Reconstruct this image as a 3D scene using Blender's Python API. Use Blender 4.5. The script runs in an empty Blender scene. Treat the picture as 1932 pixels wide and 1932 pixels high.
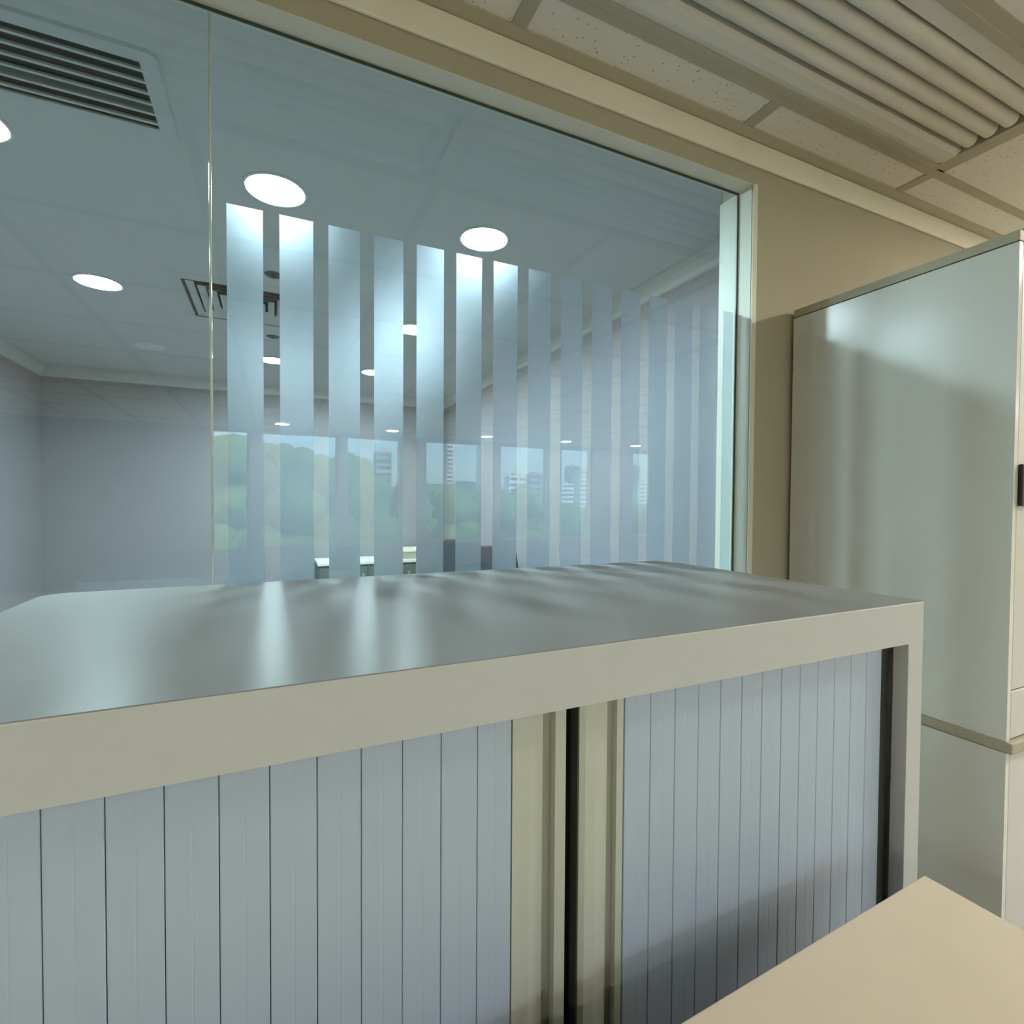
import bpy, bmesh, math, random
from mathutils import Vector, Matrix, noise
random.seed(4)
SC = bpy.context.scene
COL = SC.collection
# world units are metres; the camera's eye is z = 0, the floors are at z = FZ
G = 1.27        # glass plane (y)
WY = 1.215      # office face of the partition wall
H = 1.16        # ceilings
FZ = -1.33      # floor
# ------------------------------------------------------------------ camera
cd = bpy.data.cameras.new('camera'); cam = bpy.data.objects.new('camera', cd); COL.objects.link(cam)
YAW, PIT, ROL = math.radians(24.88), math.radians(-1.285), math.radians(0.348)
c_, s_ = math.cos, math.sin
fw = Vector((s_(YAW)*c_(PIT), c_(YAW)*c_(PIT), s_(PIT))); rt = Vector((c_(YAW), -s_(YAW), 0)); up = rt.cross(fw)
r2 = rt*c_(ROL)+up*s_(ROL); u2 = -rt*s_(ROL)+up*c_(ROL)
cam.matrix_world = Matrix(((r2.x, u2.x, -fw.x, 0), (r2.y, u2.y, -fw.y, 0), (r2.z, u2.z, -fw.z, 0), (0, 0, 0, 1)))
cd.sensor_width = 36; cd.lens = 36*976.77/1932; cd.clip_start = 0.02; cd.clip_end = 2000
SC.camera = cam
# ------------------------------------------------------------------ world, sun, exposure
w = bpy.data.worlds.new('sky'); SC.world = w; w.use_nodes = True
nt = w.node_tree; bg = nt.nodes['Background']
sky = nt.nodes.new('ShaderNodeTexSky'); sky.sky_type = 'NISHITA'; sky.sun_disc = False
sky.sun_elevation = math.radians(48); sky.sun_rotation = math.radians(20); sky.ozone_density = 2.0; sky.dust_density = 1.5
nt.links.new(sky.outputs[0], bg.inputs[0]); bg.inputs[1].default_value = 0.36
sl = bpy.data.lights.new('sun', 'SUN'); sl.energy = 5.0; sl.angle = 0.01; sl.color = (1, .95, .86)
so = bpy.data.objects.new('sun', sl); COL.objects.link(so)
so.rotation_euler = Vector((-.35, -.75, -.95)).to_track_quat('-Z', 'Y').to_euler()
SC.view_settings.view_transform = 'Standard'; SC.view_settings.look = 'None'
SC.view_settings.exposure = 1.46; SC.view_settings.gamma = 1.0; SC.view_settings.use_curve_mapping = False
cy = SC.cycles
cy.use_denoising = True; cy.max_bounces = 14; cy.transparent_max_bounces = 24; cy.diffuse_bounces = 6
cy.glossy_bounces = 6; cy.transmission_bounces = 8; cy.sample_clamp_indirect = 6.0; cy.caustics_reflective = False
cy.caustics_refractive = True
LAMP_MEET = 146.0      # radiance of the meeting-room downlights
LAMP_OFF = 245.0       # radiance of the office downlights, the reflected row and the added ones
# window openings of the office's outer wall (x0, x1, sill z)
WB = -7.11
WINS = [(-.89, -.34, -1.08), (-.18, 1.06, -.8), (1.2, 2.17, -.8), (2.63, 3.84, -.8), (4.17, 5.26, -.8), (5.6, 6.36, -.8), (7.47, 8.08, -.8)]
WTOP = 1.13
for x0, x1, z0 in WINS:     # sky portals: sampling guides in the window openings, they emit nothing themselves
    l = bpy.data.lights.new('window_portal', 'AREA'); l.shape = 'RECTANGLE'; l.size = x1-x0; l.size_y = WTOP-z0; l.cycles.is_portal = True
    o = bpy.data.objects.new('window_portal', l); COL.objects.link(o); o.location = ((x0+x1)/2, WB-.06, (z0+WTOP)/2)
    o.rotation_euler = Vector((0, 1, 0)).to_track_quat('-Z', 'Z').to_euler()
# ------------------------------------------------------------------ materials
def new_mat(name):
    m = bpy.data.materials.new(name); m.use_nodes = True
    return m, m.node_tree, m.node_tree.nodes['Principled BSDF']
def mat(name, col, rough=.5, var=.04, scale=30, bump=0, bscale=200, metal=0, spec=.5, coat=0):
    m, t, b = new_mat(name); N = t.nodes.new
    tc = N('ShaderNodeTexCoord'); nz = N('ShaderNodeTexNoise'); nz.inputs['Scale'].default_value = scale; nz.inputs['Detail'].default_value = 4
    t.links.new(tc.outputs['Object'], nz.inputs['Vector'])
    mx = N('ShaderNodeMix'); mx.data_type = 'RGBA'
    mx.inputs['A'].default_value = (*[c*(1-var) for c in col], 1); mx.inputs['B'].default_value = (*[min(1, c*(1+var)) for c in col], 1)
    t.links.new(nz.outputs['Fac'], mx.inputs['Factor']); t.links.new(mx.outputs['Result'], b.inputs['Base Color'])
    b.inputs['Roughness'].default_value = rough; b.inputs['Metallic'].default_value = metal; b.inputs['Specular IOR Level'].default_value = spec
    b.inputs['Coat Weight'].default_value = coat
    if bump:
        n2 = N('ShaderNodeTexNoise'); n2.inputs['Scale'].default_value = bscale; t.links.new(tc.outputs['Object'], n2.inputs['Vector'])
        bp = N('ShaderNodeBump'); bp.inputs['Strength'].default_value = bump; bp.inputs['Distance'].default_value = .002
        t.links.new(n2.outputs['Fac'], bp.inputs['Height']); t.links.new(bp.outputs[0], b.inputs['Normal'])
    return m
def tile_mat():
    m, t, b = new_mat('mineral_tile'); N = t.nodes.new
    tc = N('ShaderNodeTexCoord'); vo = N('ShaderNodeTexVoronoi'); vo.inputs['Scale'].default_value = 62; vo.inputs['Randomness'].default_value = 1
    t.links.new(tc.outputs['Object'], vo.inputs['Vector'])
    mr = N('ShaderNodeMapRange'); mr.inputs['From Min'].default_value = .10; mr.inputs['From Max'].default_value = .17
    t.links.new(vo.outputs['Distance'], mr.inputs['Value'])
    mx = N('ShaderNodeMix'); mx.data_type = 'RGBA'; mx.inputs['A'].default_value = (.34, .31, .25, 1); mx.inputs['B'].default_value = (.75, .725, .66, 1)
    t.links.new(mr.outputs[0], mx.inputs['Factor']); t.links.new(mx.outputs['Result'], b.inputs['Base Color'])
    bp = N('ShaderNodeBump'); bp.inputs['Strength'].default_value = .5; bp.inputs['Distance'].default_value = .002
    t.links.new(mr.outputs[0], bp.inputs['Height']); t.links.new(bp.outputs[0], b.inputs['Normal']); b.inputs['Roughness'].default_value = .9
    return m
def glass_mat(name, tint, ior=1.5, gain=2.0):
    # thin flat pane: see-through with the Fresnel reflection of its two faces taken once, on the face the ray enters
    m = bpy.data.materials.new(name); m.use_nodes = True; t = m.node_tree; t.nodes.clear(); N = t.nodes.new
    out = N('ShaderNodeOutputMaterial'); fr = N('ShaderNodeFresnel'); fr.inputs['IOR'].default_value = ior
    ge = N('ShaderNodeNewGeometry'); inv = N('ShaderNodeMath'); inv.operation = 'SUBTRACT'; inv.inputs[0].default_value = 1
    t.links.new(ge.outputs['Backfacing'], inv.inputs[1])
    mu = N('ShaderNodeMath'); mu.operation = 'MULTIPLY'; t.links.new(fr.outputs[0], mu.inputs[0]); t.links.new(inv.outputs[0], mu.inputs[1])
    m2 = N('ShaderNodeMath'); m2.operation = 'MULTIPLY'; m2.use_clamp = True; m2.inputs[1].default_value = gain; t.links.new(mu.outputs[0], m2.inputs[0])
    tr = N('ShaderNodeBsdfTransparent'); tr.inputs[0].default_value = (*tint, 1); gl = N('ShaderNodeBsdfGlossy'); gl.inputs['Roughness'].default_value = 0.0
    gl.inputs['Color'].default_value = (1, 1, 1, 1)
    mx = N('ShaderNodeMixShader'); t.links.new(m2.outputs[0], mx.inputs[0]); t.links.new(tr.outputs[0], mx.inputs[1]); t.links.new(gl.outputs[0], mx.inputs[2])
    t.links.new(mx.outputs[0], out.inputs[0]); return m
def frost_mat():
    m = bpy.data.materials.new('frosted_film'); m.use_nodes = True; t = m.node_tree; t.nodes.clear(); N = t.nodes.new
    out = N('ShaderNodeOutputMaterial'); rf = N('ShaderNodeBsdfRefraction'); rf.inputs['Roughness'].default_value = .45; rf.inputs['IOR'].default_value = 1.35
    rf.inputs['Color'].default_value = (.86, .90, .94, 1)
    tl = N('ShaderNodeBsdfTranslucent'); tl.inputs['Color'].default_value = (.8, .88, .96, 1)
    df = N('ShaderNodeBsdfDiffuse'); df.inputs['Color'].default_value = (.75, .8, .82, 1)
    a = N('ShaderNodeMixShader'); a.inputs[0].default_value = .03; t.links.new(rf.outputs[0], a.inputs[1]); t.links.new(tl.outputs[0], a.inputs[2])
    b = N('ShaderNodeMixShader'); b.inputs[0].default_value = .03; t.links.new(a.outputs[0], b.inputs[1]); t.links.new(df.outputs[0], b.inputs[2])
    t.links.new(b.outputs[0], out.inputs[0]); return m
def emit_mat(name, col, s):
    m = bpy.data.materials.new(name); m.use_nodes = True; t = m.node_tree; t.nodes.clear()
    out = t.nodes.new('ShaderNodeOutputMaterial'); e = t.nodes.new('ShaderNodeEmission'); e.inputs[0].default_value = (*col, 1); e.inputs[1].default_value = s
    t.links.new(e.outputs[0], out.inputs[0]); return m
M = dict(
    wall=mat('office_wall_paint', (.43, .39, .295), .85, .03, 8, .25, 120),
    cornice=mat('cornice_paint', (.84, .79, .69), .7, .03, 8),
    frame=mat('window_frame_paint', (.68, .68, .58), .5, .03, 12),
    gasket=mat('dark_gasket', (.05, .06, .045), .5),
    bead=mat('clear_silicone_bead', (.62, .66, .58), .12, .03, 30, spec=.9),
    tile=tile_mat(), tbar=mat('ceiling_grid_paint', (.42, .39, .30), .6), angle=mat('wall_angle_paint', (.46, .42, .32), .6),
    fluted=mat('fluted_panel_paint', (.66, .64, .57), .75, .04, 20), meetwall=mat('meeting_room_paint', (.265, .25, .262), .85, .03, 6, .2, 100),
    meetcarpet=mat('meeting_carpet_pile', (.26, .26, .26), .95, .25, 300, .8, 600), meetceil=mat('plaster_ceiling', (.53, .54, .53), .9, .02, 6), meetcorn=mat('meeting_cornice', (.52, .53, .49), .8),
    carpet=mat('carpet_pile', (.40, .38, .34), .95, .25, 300, .8, 600), whitewall=mat('outer_wall_paint', (.30, .31, .30), .8),
    vent=mat('vent_enamel', (.50, .52, .51), .45), dark=mat('dark_void', (.012, .014, .014), .8), trimring=mat('lamp_trim', (.65, .67, .68), .4),
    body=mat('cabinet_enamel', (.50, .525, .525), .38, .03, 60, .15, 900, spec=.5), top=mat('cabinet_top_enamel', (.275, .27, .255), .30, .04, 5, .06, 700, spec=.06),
    slat=mat('tambour_slat_plastic', (.40, .49, .62), .33, .035, 9, 0, spec=.5), post=mat('tambour_post', (.48, .515, .46), .42, .03, 30),
    postgroove=mat('tambour_groove', (.30, .31, .25), .5), black=mat('black_slot', (.006, .006, .005), .7), rubber=mat('dark_rubber', (.045, .05, .038), .6),
    tall=mat('tall_cabinet_enamel', (.61, .62, .57), .20, .03, 6, .04, 600, spec=.3), tallfront=mat('tall_cabinet_front', (.53, .53, .49), .45),
    edge=mat('cabinet_edge_band', (.36, .335, .24), .6), handle=mat('black_handle', (.02, .018, .008), .4),
    desk=mat('beige_desk_laminate', (.80, .71, .565), .55, .05, 14), deskedge=mat('desk_edge_strip', (.62, .60, .50), .5), steel=mat('grey_leg_enamel', (.35, .36, .36), .4),
    fabric=mat('dark_chair_fabric', (.06, .065, .075), .9), darkwood=mat('dark_cabinet_laminate', (.10, .11, .09), .5), white=mat('white_desk_laminate', (.7, .68, .6), .5),
    leaf=mat('tree_foliage', (.15, .27, .07), .8, .5, 1.2, 1, 6), bark=mat('tree_bark', (.12, .09, .06), .9), lawn=mat('lawn_grass', (.30, .42, .36), .95, .2, .3),
    hill=mat('wooded_hill', (.10, .16, .14), .95, .3, .02), bwhite=mat('building_render', (.85, .85, .82), .8), bgrey=mat('tower_concrete', (.42, .42, .42), .8),
    bwin=mat('building_glazing', (.06, .08, .10), .2), alu=mat('window_aluminium', (.42, .43, .42), .4, metal=0),
    glass=glass_mat('partition_glass', (.83, .93, .915)), wglass=glass_mat('tinted_window_glass', (.72, .82, .84)), cglass=glass_mat('clear_window_glass', (.94, .99, .98)), frost=frost_mat(),
    lampm=emit_mat('led_cool_white', (.80, .90, 1.0), LAMP_MEET), lampo=emit_mat('led_neutral_white', (1.0, .94, .84), LAMP_OFF),
)
# ------------------------------------------------------------------ mesh helpers
def bx(bm, x0, x1, y0, y1, z0, z1):
    v = [bm.verts.new(p) for p in ((x0, y0, z0), (x1, y0, z0), (x1, y1, z0), (x0, y1, z0), (x0, y0, z1), (x1, y0, z1), (x1, y1, z1), (x0, y1, z1))]
    for f in ((0, 3, 2, 1), (4, 5, 6, 7), (0, 1, 5, 4), (1, 2, 6, 5), (2, 3, 7, 6), (3, 0, 4, 7)): bm.faces.new([v[i] for i in f])
def prism(bm, pts, a0, a1, axis='z', smooth=False):
    """closed profile pts extruded along an axis; pts are (x,y) for z, (x,z) for y, (y,z) for x"""
    def P(p, a): return {'z': (p[0], p[1], a), 'y': (p[0], a, p[1]), 'x': (a, p[0], p[1])}[axis]
    A = [bm.verts.new(P(p, a0)) for p in pts]; B = [bm.verts.new(P(p, a1)) for p in pts]; n = len(pts)
    for i in range(n):
        f = bm.faces.new((A[i], A[(i+1) % n], B[(i+1) % n], B[i])); f.smooth = smooth
    bm.faces.new(A[::-1]); bm.faces.new(B)
def disc(bm, cx, cy, z0, z1, r0, r1=None, n=40):
    """lathe between z0 (radius r0) and z1 (radius r1)"""
    r1 = r0 if r1 is None else r1
    A = [bm.verts.new((cx+r0*math.cos(2*math.pi*i/n), cy+r0*math.sin(2*math.pi*i/n), z0)) for i in range(n)]
    B = [bm.verts.new((cx+r1*math.cos(2*math.pi*i/n), cy+r1*math.sin(2*math.pi*i/n), z1)) for i in range(n)]
    for i in range(n): bm.faces.new((A[i], A[(i+1) % n], B[(i+1) % n], B[i]))
    bm.faces.new(A[::-1]); bm.faces.new(B)
def ring(bm, cx, cy, prof, n=48):
    """lathe a closed (r,z) profile round a vertical axis"""
    R = [[bm.verts.new((cx+r*math.cos(2*math.pi*i/n), cy+r*math.sin(2*math.pi*i/n), z)) for r, z in prof] for i in range(n)]
    k = len(prof)
    for i in range(n):
        for j in range(k):
            f = bm.faces.new((R[i][j], R[(i+1) % n][j], R[(i+1) % n][(j+1) % k], R[i][(j+1) % k])); f.smooth = True
def link(name, bm, m, parent=None, bevel=0, kind=None, label=None):
    bmesh.ops.recalc_face_normals(bm, faces=bm.faces)
    me = bpy.data.meshes.new(name); bm.to_mesh(me); bm.free()
    me.materials.append(m)
    o = bpy.data.objects.new(name, me); COL.objects.link(o)
    if parent: o.parent = parent
    if bevel:
        b = o.modifiers.new('bevel', 'BEVEL'); b.width = bevel; b.segments = 2; b.limit_method = 'ANGLE'
    if kind: o['kind'] = kind
    if label: o['label'] = label
    return o
def box(name, m, parent, *a, bevel=0, kind=None, label=None):
    bm = bmesh.new()
    if len(a) == 1: [bx(bm, *q) for q in a[0]]
    else: bx(bm, *a)
    return link(name, bm, m, parent, bevel, kind, label)
def thing(name, label, cat, loc=(0, 0, 0), rz=0, group=None):
    o = bpy.data.objects.new(name, None); COL.objects.link(o); o.location = loc; o.rotation_euler = (0, 0, rz); o.empty_display_size = .05
    o['label'] = label; o['category'] = cat
    if group: o['group'] = group
    return o
def tag(o, label, cat, group=None):
    o['label'] = label; o['category'] = cat
    if group: o['group'] = group
    return o
S = 'structure'
# ------------------------------------------------------------------ shell
OX0, OX1 = -3.7, 9.4
box('floor', M['carpet'], None, OX0-.12, OX1+.12, WB-.2, WY, FZ-.15, FZ, kind=S)
box('floor', M['meetcarpet'], None, OX0-.12, OX1+.12, WY, 6.1, FZ-.15, FZ, kind=S)
# partition wall with the glazed opening
GX0, GX1, GZ0, GZ1 = -1.45, 1.414, -.42, 1.026
WY2 = 1.335
box('wall_front', M['wall'], None, [(OX0, GX0, WY, WY2, FZ, H+.1), (GX1, OX1, WY, WY2, FZ, H+.1), (GX0, GX1, WY, WY2, FZ, GZ0), (GX0, GX1, WY, 1.286, GZ1, H+.1), (GX0, GX1, 1.286, WY2, GZ1+.07, H+.1)], kind=S)
box('wall_left', M['wall'], None, OX0-.12, OX0, WB-.2, 6.1, FZ, H+.1, kind=S)
box('wall_right', M['wall'], None, OX1, OX1+.12, WB-.2, 6.1, FZ, H+.1, kind=S)
# outer wall with its windows
bm = bmesh.new(); xs = OX0
for x0, x1, z0 in WINS:
    bx(bm, xs, x0, WB-.12, WB+.08, FZ, H+.1); bx(bm, x0, x1, WB-.12, WB+.08, FZ, z0); bx(bm, x0, x1, WB-.12, WB+.08, WTOP, H+.1); xs = x1
bx(bm, xs, OX1, WB-.12, WB+.08, FZ, H+.1)
link('wall_back', bm, M['whitewall'], None, kind=S)
for i, (x0, x1, z0) in enumerate(WINS):
    t = .035
    wo = box('window_%d' % (i+2), M['alu'], None, [(x0, x0+t, WB-.05, WB+.02, z0, WTOP), (x1-t, x1, WB-.05, WB+.02, z0, WTOP), (x0+t, x1-t, WB-.05, WB+.02, z0, z0+t), (x0+t, x1-t, WB-.05, WB+.02, WTOP-t, WTOP)], kind=S)
    box('glass_pane', M['cglass'] if i == 0 else M['wglass'], wo, x0+t, x1-t, WB-.02, WB-.012, z0+t, WTOP-t)
# meeting room
MX, MY = 1.862, 5.96
box('wall_left', M['meetwall'], None, -MX-.1, -MX, WY2, MY, FZ, H+.1, kind=S)
box('wall_right', M['meetwall'], None, MX, MX+.1, WY2, MY, FZ, H+.1, kind=S)
box('wall_far', M['meetwall'], None, -MX-.1, MX+.1, MY, MY+.1, FZ, H+.1, kind=S)
box('wall_near', M['meetwall'], None, [(-MX, GX0, WY2, WY2+.012, FZ, H), (GX1, MX, WY2, WY2+.012, FZ, H), (GX0, GX1, WY2, WY2+.012, FZ, GZ0), (GX0, GX1, WY2, WY2+.012, GZ1+.07, H)], kind=S)
# meeting-room cornice
def corn(pts, a0, a1, axis, name):
    bm = bmesh.new(); prism(bm, pts, a0, a1, axis); return link(name, bm, M['meetcorn'], None, kind=S)
cp = [(0, 0), (.075, 0), (.07, -.012), (.045, -.025), (.02, -.05), (.012, -.075), (0, -.08)]
corn([(MY-a, H+b) for a, b in cp], -MX, MX, 'x', 'trim_4')
corn([(-MX+a, H+b) for a, b in cp], WY2, MY, 'y', 'trim_5')
corn([(MX-a, H+b) for a, b in cp], WY2, MY, 'y', 'trim_6')
# ceilings
VENT1 = (-.93, -.315, 1.687, 1.967); VENT2 = (-.436, .19, 3.21, 3.84)
def slab_with_holes(x0, x1, y0, y1, z0, z1, holes):
    bm = bmesh.new(); ys = y0
    for a, b, c, d in sorted(holes, key=lambda q: q[2]):
        bx(bm, x0, x1, ys, c, z0, z1); bx(bm, x0, a, c, d, z0, z1); bx(bm, b, x1, c, d, z0, z1); ys = d
    bx(bm, x0, x1, ys, y1, z0, z1); return bm
link('ceiling', slab_with_holes(-MX-.1, MX+.1, WY2, MY+.1, H, H+.1, [VENT1, VENT2]), M['meetceil'], None, kind=S)
oc = box('ceiling', M['tbar'], None, OX0, OX1, WB-.2, WY, H+.16, H+.24, kind=S)
box('roof_slab', M['bgrey'], None, OX0-.3, OX1+.3, WB-.3, 6.3, H+.3, H+.42, kind=S)
box('trim_7', M['meetwall'], None, -MX-.1, MX+.1, WY2, MY+.1, H+.2, H+.22, kind=S)
# ------------------------------------------------------------------ suspended ceiling: grid, tiles
PX, X00 = .785, .553
BW = .04
FIX = (.573, 2.101, .675, 1.045)    # fluted panel bay x0,x1,y0,y1
ylines = [1.055] + [.665-.785*k for k in range(0, 10)]
xl = [X00+PX*k for k in range(-6, 12) if OX0 < X00+PX*k < OX1]
bm = bmesh.new()
for x in xl: bx(bm, x-BW/2, x+BW/2, 1.055-BW/2, WY-.035, H, H+.012)
for x in xl:
    inside = FIX[0]+.1 < x < FIX[1]-.05
    y1 = .665 if inside else 1.055
    bx(bm, x-BW/2, x+BW/2, WB+.08, y1, H, H+.012)
for y in ylines: bx(bm, OX0, OX1, y-BW/2 if y != 1.055 else y-.015, y+BW/2 if y != 1.055 else y+.015, H-.0004, H+.0125)
link('ceiling_grid', bm, M['tbar'], oc)
box('trim_1', M['angle'], None, OX0, OX1, WY-.045, WY-.001, H-.002, H+.012, kind=S)
box('trim_2', M['cornice'], None, OX0, OX1, WY-.010, WY-.0005, H-.078, H-.003, bevel=.003, kind=S)
tmesh = {}
def tile(x0, x1, y0, y1, th=.014, up_=.004):
    k = (round(x1-x0, 4), round(y1-y0, 4))
    if k not in tmesh:
        bm = bmesh.new(); bx(bm, 0, k[0], 0, k[1], up_, up_+th)
        o = link('ceiling_tile', bm, M['tile'], oc, bevel=0); tmesh[k] = o.data; o.location = (x0, y0, H); return
    o = bpy.data.objects.new('ceiling_tile', tmesh[k]); COL.objects.link(o); o.parent = oc; o.location = (x0, y0, H)
xe = [OX0]+xl+[OX1]
rows = [(1.055+.015, WY-.036), (.665+BW/2, 1.04)] + [(ylines[i+1]+BW/2, ylines[i]-BW/2) for i in range(1, len(ylines)-1)] + [(WB+.09, ylines[-1]-BW/2)]
for r, (ya, yb) in enumerate(rows):
    if yb-ya < .05: continue
    for i in range(len(xe)-1):
        xa, xb = xe[i]+BW/2, xe[i+1]-BW/2
        if r == 1 and xb > FIX[0] and xa < FIX[1]-.02: continue
        if r == 1 and xb > FIX[0]-PX*2 and xa < FIX[0]-PX*2+1.45: continue
        tile(xa, xb, ya, yb)
# fluted ceiling panels with rounded ribs
def fluted(x0, x1, y0, y1, label):
    t = thing('fluted_ceiling_panel', label, 'ceiling panel', (x0, y0, H), 0, 'fluted ceiling panels')
    L, W_ = x1-x0, y1-y0; fl = .024
    bm = bmesh.new()   # outer frame of the pan
    for q in ((0, L, 0, fl), (0, L, W_-fl, W_), (0, .028, fl, W_-fl), (L-.028, L, fl, W_-fl)): bx(bm, q[0], q[1], q[2], q[3], -.003, .05)
    link('panel_frame', bm, M['tbar'], t, bevel=.002)
    bm = bmesh.new(); bx(bm, .02, L-.02, .02, W_-.02, .048, .056); link('back_plate', bm, M['postgroove'], t)
    r = .0265; p = .0503
    g0 = W_-.095   # first groove from the wall side
    bm = bmesh.new(); prism(bm, [(W_-fl, .002), (W_-fl, .03), (g0+.006, .03), (g0+.006, .006), (g0+.02, -.003), (W_-fl-.02, -.004)], .028, L-.028, 'x'); link('side_flat', bm, M['fluted'], t)
    for k in range(5):
        c = g0-.004-p/2-k*p
        if c-r < .03: break
        pts = [(c+.0205*math.cos(a), .010+.020*-math.sin(a)) for a in [math.pi*i/10 for i in range(11)]] + [(c-.0205, .04), (c+.0205, .04)]
        bm = bmesh.new(); prism(bm, pts, .028, L-.052, 'x', True); link('rounded_rib', bm, M['fluted'], t)
        last = c-r
    bm = bmesh.new(); prism(bm, [(fl, .002), (fl, .03), (last-.004, .03), (last-.004, .004)], .028, L-.028, 'x'); link('side_flat', bm, M['fluted'], t)
    return t
fluted(*FIX, 'fluted ceiling panel with rounded ribs above the tambour cabinet, right of the glass')
fluted(FIX[0]-2*PX, FIX[1]-2*PX-.02, FIX[2], FIX[3], 'fluted ceiling panel next in line, outside the top left of the picture')
# ------------------------------------------------------------------ the glazed partition window
win = box('window_1', M['frame'], None, [
    (GX1-.002, GX1, WY-.002, WY2+.012, GZ0, GZ1), (GX0, GX0+.03, WY-.002, WY2+.012, GZ0, GZ1), (GX0, GX1, WY-.002, 1.285, GZ1-.002, GZ1), (GX0, GX1, WY-.002, WY2+.012, GZ0, GZ0+.03),
    (GX1-.002, GX1+.018, WY-.006, WY+.0, GZ0-.02, GZ1+.0), (GX0-.018, GX0+.001, WY-.006, WY, GZ0-.02, GZ1)], kind=S)
JX = -.1155
def pane(name, x0, x1):
    return box(name, M['glass'], win, x0, x1, G, G+.010, GZ0+.03, GZ1-.004)
pane('glass_pane', GX0+.03, JX-.0025); pane('glass_pane', JX+.0025, GX1-.004)
box('gasket', M['gasket'], win, [(GX0+.03, GX1-.002, G-.003, G-.0003, GZ1-.0085, GZ1-.002), (GX1-.0065, GX1-.002, G-.003, G-.0003, GZ0+.03, GZ1-.0085)], label='dark sealing strip round the glass')
bm = bmesh.new(); prism(bm, [(JX+.0024*math.cos(a), G+.004+.006*math.sin(a)) for a in [2*math.pi*i/12 for i in range(12)]], GZ0+.03, GZ1-.008, 'z', True)
link('joint_bead', bm, M['bead'], win, label='pale sealant bead between the two glass panes')
smesh = None
x = -.0862; k = 0
while x < GX1-.02:
    w1 = min(.0705, GX1-.006-x); 
    if smesh is None or w1 < .0705:
        o = box('frosted_stripe', M['frost'], win, 0, w1, 0, .0006, GZ0+.04, .6345)
        smesh = smesh or o.data
    else:
        o = bpy.data.objects.new('frosted_stripe', smesh); COL.objects.link(o); o.parent = win
    o.location = (x, G+.0103, 0); x += .1037; k += 1
# ------------------------------------------------------------------ downlights
def downlight(x, y, label, m, group, lit=True):
    t = thing('downlight', label, 'ceiling light', (x, y, H), 0, group)
    bm = bmesh.new(); ring(bm, 0, 0, [(.098, 0), (.112, 0), (.112, -.003), (.106, -.006), (.098, -.004)]); link('trim_ring', bm, M['trimring'], t)
    bm = bmesh.new(); disc(bm, 0, 0, -.005, -.001, .092, .098); link('diffuser', bm, m if lit else M['trimring'], t)
    return t
g1 = 'meeting room downlights'
for x, y, lab, lit in [(-.85, 2.165, 'lit round downlight cut by the left edge, below the slatted grille', 1), (.017, 2.165, 'lit round downlight just above the first two frosted stripes', 1), (.86, 2.165, 'lit round downlight right of the others, above the sixth stripe', 1),
        (-.843, 3.49, 'lit round downlight seen through the plain left pane, left of the square diffuser', 1), (.875, 3.51, 'lit round downlight half hidden between the fourth and fifth stripes', 1),
        (-.847, 4.78, 'unlit round downlight seen faintly below the square diffuser', 0), (.012, 4.80, 'small lit downlight in the gap between the first and second stripes', 1), (.845, 4.85, 'small lit downlight in the gap between the third and fourth stripes', 1)]:
    downlight(x, y, lab, M['lampm'], g1, lit)
g2 = 'office downlights'
RW = WB+.86
labs = ['leftmost', 'second from left', 'middle', 'second from right', 'rightmost']
for i, x in enumerate((.15, 1.85, 3.56, 5.24, 6.93)):
    downlight(x, RW, 'tiny lit downlight reflected in the glass above the windows, %s of the row' % labs[i], M['lampo'], g2)
for x, y, lab in [(3.05, -.15, 'added fill lamp out of view beyond the tall cupboards, nearest the partition'), (5.5, -1.9, 'added fill lamp out of view to the right, second from the tall cupboards'), (7.0, -2.9, 'added fill lamp out of view to the right, middle one of three'), (8.4, -1.3, 'added fill lamp out of view at the far right wall'),
                  (-2.5, -3.0, 'added fill lamp out of view to the left, nearer the partition'), (-3.1, -4.9, 'added fill lamp out of view in the far left of the office')]:
    downlight(x, y, lab, M['lampo'], g2)  # unseen lamps added to brighten the office, placed clear of the glass reflection
# ------------------------------------------------------------------ vents in the meeting-room ceiling
t = thing('return_air_grille', 'long slatted return grille with dark gaps in the meeting room ceiling, top left', 'vent', ((VENT1[0]+VENT1[1])/2, (VENT1[2]+VENT1[3])/2, H))
a, b = (VENT1[1]-VENT1[0])/2, (VENT1[3]-VENT1[2])/2
bm = bmesh.new(); f_ = .05
def rrect(hx, hy, r, n=5):
    P = []
    for cx, cy_, a0 in ((hx-r, hy-r, 0), (-hx+r, hy-r, 90), (-hx+r, -hy+r, 180), (hx-r, -hy+r, 270)):
        for i in range(n+1):
            an = math.radians(a0+90*i/n); P.append((cx+r*math.cos(an), cy_+r*math.sin(an)))
    return P
o1, o2, i1 = rrect(a+f_, b+f_, .022), rrect(a+f_-.006, b+f_-.006, .02), rrect(a, b, .001)
L0 = [bm.verts.new((*p, -.0005)) for p in o1]; L1 = [bm.verts.new((*p, -.007)) for p in o2]; L2 = [bm.verts.new((*p, -.005)) for p in i1]; L3 = [bm.verts.new((*p, .04)) for p in i1]
n = len(o1)
for A, B in ((L0, L1), (L1, L2), (L2, L3)):
    for i in range(n): bm.faces.new((A[i], A[(i+1) % n], B[(i+1) % n], B[i]))
link('grille_frame', bm, M['vent'], t)
box('dark_duct', M['dark'], t, [(-a-.004, a+.004, -b-.004, b+.004, .075, .08), (-a-.006, -a-.001, -b, b, .04, .08), (a+.001, a+.006, -b, b, .04, .08), (-a, a, -b-.006, -b-.001, .04, .08), (-a, a, b+.001, b+.006, .04, .08)])
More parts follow.
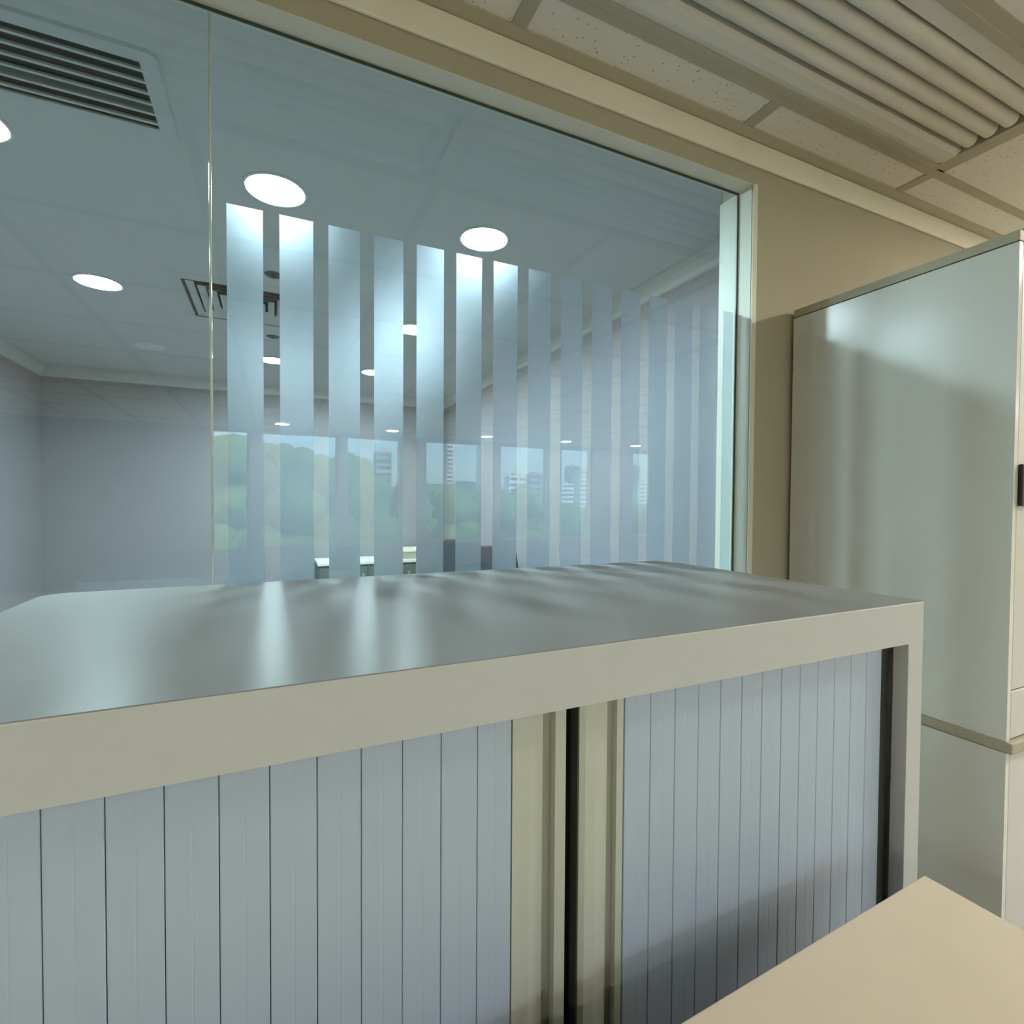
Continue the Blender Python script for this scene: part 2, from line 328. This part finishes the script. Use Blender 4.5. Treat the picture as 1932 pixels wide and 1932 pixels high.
for k in range(6):
    y = -b+.030+k*.0445
    bm = bmesh.new(); prism(bm, [(y, -.003), (y+.010, -.003), (y+.011, .004), (y+.001, .004)], -a, a, 'x'); link('grille_blade', bm, M['vent'], t)
t = thing('square_diffuser', 'square four-way air diffuser with nested blades behind the first stripe', 'vent', ((VENT2[0]+VENT2[1])/2, (VENT2[2]+VENT2[3])/2, H))
a = (VENT2[1]-VENT2[0])/2; b = (VENT2[3]-VENT2[2])/2
def sqring(bm, h0, z0, h1, z1, th=.003):
    ls = []
    for h_, z in ((h0, z0), (h1, z1), (h1-.001, z1+th), (h0-th, z0+th)):
        ls.append([bm.verts.new((sx*h_, sy*h_*b/a, z)) for sx, sy in ((1, 1), (-1, 1), (-1, -1), (1, -1))])
    for j in range(4):
        A, B = ls[j], ls[(j+1) % 4]
        for i in range(4): bm.faces.new((A[i], A[(i+1) % 4], B[(i+1) % 4], B[i]))
bm = bmesh.new(); sqring(bm, a+.06, -.001, a-.004, -.008); link('diffuser_frame', bm, M['vent'], t)
box('dark_duct', M['dark'], t, [(-a-.004, a+.004, -b-.004, b+.004, .075, .08), (-a-.006, -a-.001, -b, b, .02, .08), (a+.001, a+.006, -b, b, .02, .08), (-a, a, -b-.006, -b-.001, .02, .08), (-a, a, b+.001, b+.006, .02, .08)])
h_ = a-.022
while h_ > .05:
    bm = bmesh.new(); sqring(bm, h_, -.006, h_-.034, .012); link('diffuser_blade', bm, M['vent'], t); h_ -= .050
for x, y, lab in [(.012, 2.975, 'small dark ceiling sprinkler in front of the square diffuser'), (.012, 4.10, 'small dark ceiling sprinkler beyond the square diffuser')]:
    t = thing('sprinkler', lab, 'sprinkler', (x, y, H), 0, 'ceiling sprinklers')
    bm = bmesh.new(); disc(bm, 0, 0, -.007, -.0005, .036, .044, 24); link('cover_plate', bm, M['gasket'], t)
    bm = bmesh.new(); disc(bm, 0, 0, -.014, -.0072, .008, .012, 16); link('sprinkler_head', bm, M['gasket'], t)
# ------------------------------------------------------------------ tambour cabinet
CX0, CX1, CY0, CY1, CT, CL = -.375, 1.055, .525, 1.205, -.175, -.2475
Q = .6705       # metres per measured unit on the cabinet's front
CAB = thing('tambour_cabinet', 'low beige steel cabinet with sliding tambour doors, standing under the glass partition', 'cabinet', (0, 0, FZ))
def Zc(z): return z-FZ
prof = [(CY0, Zc(CL)), (CY0, Zc(CT)-.0025), (CY0+.0007, Zc(CT)-.0008), (CY0+.0025, Zc(CT)), (CY1-.05, Zc(CT)), (CY1-.05, Zc(CT)-.022), (CY0+.018, Zc(CT)-.022), (CY0+.018, Zc(CL))]
bm = bmesh.new(); prism(bm, prof, CX0, CX1, 'x')
rr = .038; P_ = [(CX1, CY1-.05)] + [(CX1-rr+rr*math.cos(math.radians(a)), CY1-rr+rr*math.sin(math.radians(a))) for a in range(0, 91, 10)] + [(CX0+rr+rr*math.cos(math.radians(a)), CY1-rr+rr*math.sin(math.radians(a))) for a in range(90, 181, 10)] + [(CX0, CY1-.05)]
prism(bm, P_, Zc(CT)-.022, Zc(CT), 'z'); bmesh.ops.remove_doubles(bm, verts=bm.verts, dist=.0001)
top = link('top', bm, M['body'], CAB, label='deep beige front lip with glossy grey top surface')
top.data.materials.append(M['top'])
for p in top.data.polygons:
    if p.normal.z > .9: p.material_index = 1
YD = .550
for x0, x1 in ((CX0, CX0+.042), (CX1-.0435, CX1)):
    lft = x0 < 0
    box('side_panel', M['body'], CAB, [(x0, x1, CY0, CY0+.025, 0, Zc(CL)), ((x0 if lft else x1-.02), (x0+.02 if lft else x1), CY0+.025, CY1-.04, 0, Zc(CT)-.022)], bevel=.001)
box('plinth', M['body'], CAB, CX0+.042, CX1-.0435, CY0+.004, CY0+.03, 0, .07)
box('back_panel', M['body'], CAB, CX0+.02, CX1-.02, CY1-.052, CY1-.042, 0, Zc(CT)-.022)
box('inner_box', M['black'], CAB, CX0+.025, CX1-.025, YD+.022, YD+.028, .07, Zc(CT)-.03, label='black interior seen through the slots')
box('edge_seal', M['rubber'], CAB, 1.457*Q, 1.508*Q, YD+.008, YD+.013, .07, Zc(CL)+.01, label='dark rubber strip beside the door')
box('edge_seal', M['rubber'], CAB, CX0+.043, CX0+.052, YD+.008, YD+.013, .07, Zc(CL)+.01, label='dark rubber strip beside the door')
ST = Zc(CL)+.012
def door(name, xa, n, pitch, sgn):
    d = bpy.data.objects.new(name, None); COL.objects.link(d); d.parent = CAB; d.location = (0, 0, 0)
    wv = pitch-.0008; sh = None
    for i in range(n):
        x0 = xa-(i+1)*pitch if sgn < 0 else xa+i*pitch
        if sh is None:
            bm = bmesh.new(); h = wv/2
            prism(bm, [(0, .0007), (.0008, 0), (h-.001, 0), (h, .00018), (h+.001, 0), (wv-.0008, 0), (wv, .0007), (wv, .007), (0, .007)], .07, ST, 'z')
            o = link('slat', bm, M['slat'], d); sh = o.data
        else:
            o = bpy.data.objects.new('slat', sh); COL.objects.link(o); o.parent = d
        o.location = (x0+.0004, YD+random.uniform(-.0002, .0002), 0)
    box('slat_hinge', M['rubber'], d, (xa-n*pitch if sgn < 0 else xa)+.001, (xa if sgn < 0 else xa+n*pitch)-.001, YD+.0045, YD+.0065, .07, ST)
    return d
q2 = .550/.82
dl = door('left_door', .3825*q2, 12, .0645*q2, -1); dr = door('right_door', .6275*q2, 13, .0640*q2, 1)
def post(d, pts, name='door_post'):
    bm = bmesh.new(); prism(bm, [(x*q2, YD+(y)*q2) for x, y in pts], .07, ST, 'z'); return link(name, bm, M['post'], d)
post(dl, [(.3845, 0), (.3975, 0), (.3985, .004), (.420, .0035), (.448, .006), (.4495, .014), (.468, .014), (.469, -.004), (.490, -.006), (.491, .016), (.3845, .016)])
post(dr, [(.5200, .0), (.5335, -.005), (.5560, -.005), (.5575, .003), (.5900, .006), (.5915, .014), (.6080, .014), (.6090, 0), (.6235, -.001), (.6235, .016), (.5200, .016)])
box('groove_strip', M['postgroove'], dl, .4500*q2, .4675*q2, YD+.0083, YD+.0093, .07, ST); box('groove_strip', M['postgroove'], dr, .592*q2, .6075*q2, YD+.0083, YD+.0093, .07, ST)
box('edge_lip', M['rubber'], dr, .5165*q2, .5198*q2, YD-.003, YD+.014, .07, ST)
# ------------------------------------------------------------------ tall cupboard: lower and upper unit
TX0, TX1, TY0, TY1 = 1.6005, 2.52, .617, 1.2
def tallunit(name, label, z0, z1, toppart, plinth):
    t = thing(name, label, 'cabinet', (TX0, TY0, z0)); W_, D, Hh = TX1-TX0, TY1-TY0, z1-z0
    box('carcass', M['tall'], t, [(0, .016, 0, D, plinth, Hh-toppart), (W_-.016, W_, 0, D, plinth, Hh-toppart), (.016, W_-.016, D-.01, D, plinth, Hh-toppart), (.016, W_-.016, .018, D-.01, plinth, plinth+.02), (.016, W_-.016, .018, D-.01, Hh-toppart-.02, Hh-toppart)])
    return t, W_, D, Hh
t, W_, D, Hh = tallunit('base_cabinet', 'lower beige cupboard standing on the floor right of the tambour cabinet', FZ, -.574, .029, .06)
box('door', M['tallfront'], t, .0168, W_/2-.0015, 0, .0175, .065, Hh-.031, bevel=.003); box('door', M['tallfront'], t, W_/2+.0015, W_-.0168, 0, .0175, .065, Hh-.031, bevel=.003)
box('plinth', M['edge'], t, .01, W_-.01, .04, .06, 0, .06)
box('cabinet_top', M['edge'], t, -.001, W_, -.012, D, Hh-.0285, Hh-.0005, bevel=.004, label='olive brown top slab between the two cupboards')
t, W_, D, Hh = tallunit('upper_cabinet', 'upper glossy beige cupboard stacked on the base cabinet, reaching near the ceiling', -.574, .646, .028, 0)
d1 = box('door', M['tallfront'], t, .0168, W_/2-.0015, 0, .0175, .122, Hh-.030, bevel=.003); d2 = box('door', M['tallfront'], t, W_/2+.0015, W_-.0168, 0, .0175, .122, Hh-.030, bevel=.003)
box('bottom_rail', M['tallfront'], t, .0168, W_-.0168, .0, .0175, .002, .119, bevel=.003)
box('handle', M['handle'], d1, .020, .062, -.010, 0, .568, .668, bevel=.003, label='black rectangular handle'); box('handle', M['handle'], d2, W_-.062, W_-.020, -.010, 0, .568, .668, bevel=.003, label='black rectangular handle')
box('top_panel', M['edge'], t, 0, W_, 0, D, Hh-.0245, Hh, bevel=.001, label='olive brown top edge')
# ------------------------------------------------------------------ desk in the foreground
RZ = math.radians(2.07)
def desk(name, label, loc, rz, L, Wd, m, group=None, hgt=.74):
    t = thing(name, label, 'desk', loc, rz, group)
    box('desktop', m, t, -L, 0, -Wd, 0, hgt-.026, hgt, bevel=.002)
    for x, y in ((-L+.04, -Wd+.05), (-L+.04, -.09), (-.09, -Wd+.05), (-.09, -.09)):
        box('leg', M['steel'], t, x, x+.045, y, y+.045, 0, hgt-.026, bevel=.002)
    box('bounce_blocker', M['rubber'], t, -L+.05, -.05, -.042, -.024, .30, hgt-.0265)  # unseen dark panel added to block floor bounce and deepen shade behind the desk
    box('apron', M['steel'], t, [(-L+.085, -.09, -Wd+.06, -Wd+.08, hgt-.09, hgt-.0265)])
    return t
desk('desk', 'beige laminate desk in the lower right foreground, in front of the tambour cabinet', (.921, .449, FZ), RZ, 1.4, .8, M['desk'], None, .75)
# ------------------------------------------------------------------ meeting-room furniture glimpsed between the frosted stripes
t = thing('credenza', 'low dark cabinet with pale top in the far room, seen between the stripes', 'cabinet', (.42, 5.45, FZ))
CH = -.635-FZ
box('top', M['white'], t, -.01, 1.43, -.01, .49, CH-.03, CH, bevel=.002, label='pale laminate top')
box('carcass', M['darkwood'], t, 0, 1.42, .02, .48, .06, CH-.03)
for k in range(3): 
    d = box('door', M['darkwood'], t, .005+k*.472, .47+k*.472, 0, .018, .07, CH-.05, bevel=.002); box('handle', M['steel'], d, .42+k*.472, .432+k*.472, -.02, 0, CH-.25, CH-.12)
box('plinth', M['rubber'], t, .02, 1.40, .04, .06, 0, .06)
t = thing('storage_box', 'tan box lying on the right half of the far credenza', 'box', (1.2, 5.5, -.6345))
box('box_body', M['edge'], t, 0, .62, 0, .35, 0, .075, bevel=.004); box('lid', M['desk'], t, -.005, .625, -.005, .355, .0755, .10, bevel=.003)
def chair(x, y, rz, lab):
    t = thing('office_chair', lab, 'chair', (x, y, FZ), rz, 'meeting room chairs')
    box('seat', M['fabric'], t, -.24, .24, -.23, .23, .43, .50, bevel=.03)
    bm = bmesh.new(); prism(bm, [(-.22, .60), (.22, .60), (.23, .75), (.20, .93), (.14, .98), (-.14, .98), (-.20, .93), (-.23, .75)], .22, .27, 'y'); link('backrest', bm, M['fabric'], t, bevel=.015)
    box('back_post', M['rubber'], t, -.03, .03, .235, .255, .48, .66)
    bm = bmesh.new(); disc(bm, 0, 0, .09, .43, .025, .02, 16); link('gas_column', bm, M['rubber'], t)
    for k in range(5):
        a_ = 2*math.pi*k/5; bm = bmesh.new(); prism(bm, [(-.02, .06), (.02, .06), (.014, .10), (-.014, .10)], 0, .29, 'y')
        bmesh.ops.rotate(bm, verts=bm.verts, cent=(0, 0, 0), matrix=Matrix.Rotation(a_, 3, 'Z')); o = link('foot', bm, M['rubber'], t)
        bm = bmesh.new(); bmesh.ops.create_icosphere(bm, subdivisions=2, radius=.03, matrix=Matrix.Translation((-.27*math.sin(a_), .27*math.cos(a_), .03))); link('castor', bm, M['rubber'], o)
for x, y, rz, lab in [(1.56, 4.28, .05, 'dark swivel chair glimpsed between the sixth and seventh stripes'), (1.53, 3.45, -.05, 'dark swivel chair glimpsed between the seventh and eighth stripes')]:
    chair(x, y, rz, lab)
# ------------------------------------------------------------------ outside: lawn, trees, hill, towers (seen as reflections of the windows)
GZ = -7.0
bm = bmesh.new(); bx(bm, -400, 500, -900, WB-1.5, GZ-1, GZ); link('lawn', bm, M['lawn'], None, kind=S)
bm = bmesh.new()
NX = 60
ridge = []
for i in range(NX+1):
    x = -250+i*900/NX; hh = 16+16*math.exp(-((x-235)/60)**2)+10*noise.noise(Vector((x*.013, 3, 0)))
    ridge.append((x, hh))
rows_ = [[bm.verts.new((x, -560-60*j, GZ+(hh-GZ*0)*[0, .55, 1, .6, 0][j])) for x, hh in ridge] for j in range(5)]
for j in range(4):
    for i in range(NX): bm.faces.new((rows_[j][i], rows_[j][i+1], rows_[j+1][i+1], rows_[j+1][i])).smooth = True
link('hill', bm, M['hill'], None, kind=S)
def crown_mesh(seed, r, hz):
    rnd = random.Random(seed); bm = bmesh.new()
    for k in range(9):
        a_ = rnd.uniform(0, 6.28); q = rnd.uniform(0, .62)*r; zz = rnd.uniform(-.35, .45)*hz; rr = r*rnd.uniform(.42, .62)
        if k == 0: q = 0; zz = 0; rr = r*.75
        res = bmesh.ops.create_icosphere(bm, subdivisions=3, radius=rr, matrix=Matrix.Translation((q*math.cos(a_), q*math.sin(a_), zz)))
        for v in res['verts']:
            d_ = noise.noise(v.co*1.7+Vector((seed, 0, 0)))*.28+noise.noise(v.co*5+Vector((0, seed, 0)))*.16
            c0 = Vector((q*math.cos(a_), q*math.sin(a_), zz)); v.co += (v.co-c0).normalized()*d_*rr*.9
    return bm
def trunk_mesh(h):
    bm = bmesh.new(); disc(bm, 0, 0, 0, h*.5, .32, .22, 12); disc(bm, 0, 0, h*.5, h, .22, .12, 12); return bm
crowns = []
spots = []
rnd = random.Random(9)
# (reflected) direction X/Y and elevation of the tree line; real y = 2G - virtual distance
line = [(-.135, .115), (-.09, .118), (-.055, .112), (-.02, .11), (.02, .105), (.05, .10), (.085, .082), (.12, .088), (.16, .055), (.20, .045), (.25, .04), (.29, .032), (.34, .038), (.385, .036), (.43, .03), (.48, .034), (.52, .02), (.57, .012), (.62, -.005), (.67, -.002), (.73, .004), (.79, -.002), (.85, .0), (.92, .01)]
pos_words = 'first second third fourth fifth sixth seventh eighth ninth tenth eleventh twelfth thirteenth fourteenth fifteenth sixteenth seventeenth eighteenth nineteenth twentieth twenty-first twenty-second twenty-third twenty-fourth'.split()
for i, (sx, el) in enumerate(line):
    dv = (22, 34, 27, 41)[i % 4]+rnd.uniform(-1, 1); R_ = dv*rnd.uniform(.054, .062); topz = el*dv; hz = R_*1.25
    x = sx*dv; y = 2*G-dv; cz = topz-R_*1.05
    t = thing('tree', 'broad green tree outside the office windows, %s from the left in the reflected row' % pos_words[i], 'tree', (x, y, GZ), rnd.uniform(0, 6), 'trees outside the windows')
    if len(crowns) < 4:
        o = link('crown', crown_mesh(i+1, 1.0, 1.1), M['leaf'], t); crowns.append(o.data)
    else:
        o = bpy.data.objects.new('crown', crowns[i % 4]); COL.objects.link(o); o.parent = t
    hc_ = cz-GZ; o.location = (0, 0, hc_); o.scale = (R_, R_, R_*1.0)
    # fuller foliage skirt down the tree
    o2 = bpy.data.objects.new('lower_crown', crowns[(i+1) % len(crowns)]); COL.objects.link(o2); o2.parent = t; o2.location = (0, 0, hc_-R_*1.15); o2.scale = (R_*1.15, R_*1.15, R_*1.1)
    o3 = bpy.data.objects.new('lower_crown', crowns[(i+2) % len(crowns)]); COL.objects.link(o3); o3.parent = t; o3.location = (0, 0, hc_-R_*2.6); o3.scale = (R_*1.2, R_*1.2, R_*1.2)
    link('trunk', trunk_mesh(max(1, hc_)), M['bark'], t)
def tower(sx0, sx1, el, dv, m, lab, floors, cat='building'):
    y = 2*G-dv; x0, x1 = sx0*dv, sx1*dv; top_ = el*dv
    t = thing('tower_block', lab, cat, ((x0+x1)/2, y, GZ), 0, 'far buildings'); w_ = (x1-x0)/2; d_ = max(4, w_)
    box('body', m, t, -w_, w_, -d_, d_*.2, 0, top_-GZ)
    box('roof_plant', M['bgrey'], t, -w_*.4, w_*.4, -d_*.6, -d_*.1, top_-GZ, top_-GZ+w_*.3)
    fh = (top_-GZ)*.75/floors
    for k in range(floors):
        z = (top_-GZ)-fh*(k+1)+fh*.2
        for s in (-1, 1):
            box('window_strip', M['bwin'], t, min(s*w_*.08, s*w_*.86), max(s*w_*.08, s*w_*.86), d_*.2, d_*.2+.06, z, z+fh*.5)
for a_ in [(-.098, -.09, .145, 150, M['bwhite'], 'thin pale tower above the trees at the left end of the reflected windows', 14), (-.075, -.068, .14, 160, M['bwhite'], 'second thin pale tower behind the treetops at the left', 14),
           (.178, .208, .092, 170, M['bgrey'], 'squat grey tower reflected right of the tall trees', 8), (.262, .275, .10, 150, M['bwhite'], 'slim white tower reflected left of the wide column', 14), (.318, .33, .12, 170, M['bwhite'], 'slim white tower at the fourth reflected window', 14),
           (.392, .408, .118, 160, M['bwhite'], 'tall white tower left of the reflected pier', 14), (.424, .437, .118, 165, M['bwhite'], 'tall white tower right of the reflected pier', 14), (.455, .50, .052, 240, M['bwhite'], 'low white block in front of the distant hill', 5),
           (.505, .535, .058, 230, M['bgrey'], 'low grey block in front of the distant hill', 5), (.583, .612, .038, 130, M['bwhite'], 'white slab block with dark floor bands in the sixth reflected window', 7), (.605, .628, .078, 190, M['bgrey'], 'taller grey tower behind the white slab block', 9),
           (.63, .655, .07, 180, M['bwhite'], 'pale stepped tower right of the white slab block', 8), (.79, .835, .045, 120, M['bwhite'], 'white block with dark floor bands in the last reflected window', 8), (.775, .80, .085, 190, M['bgrey'], 'grey tower behind the block in the last reflected window', 9)]:
    tower(*a_)
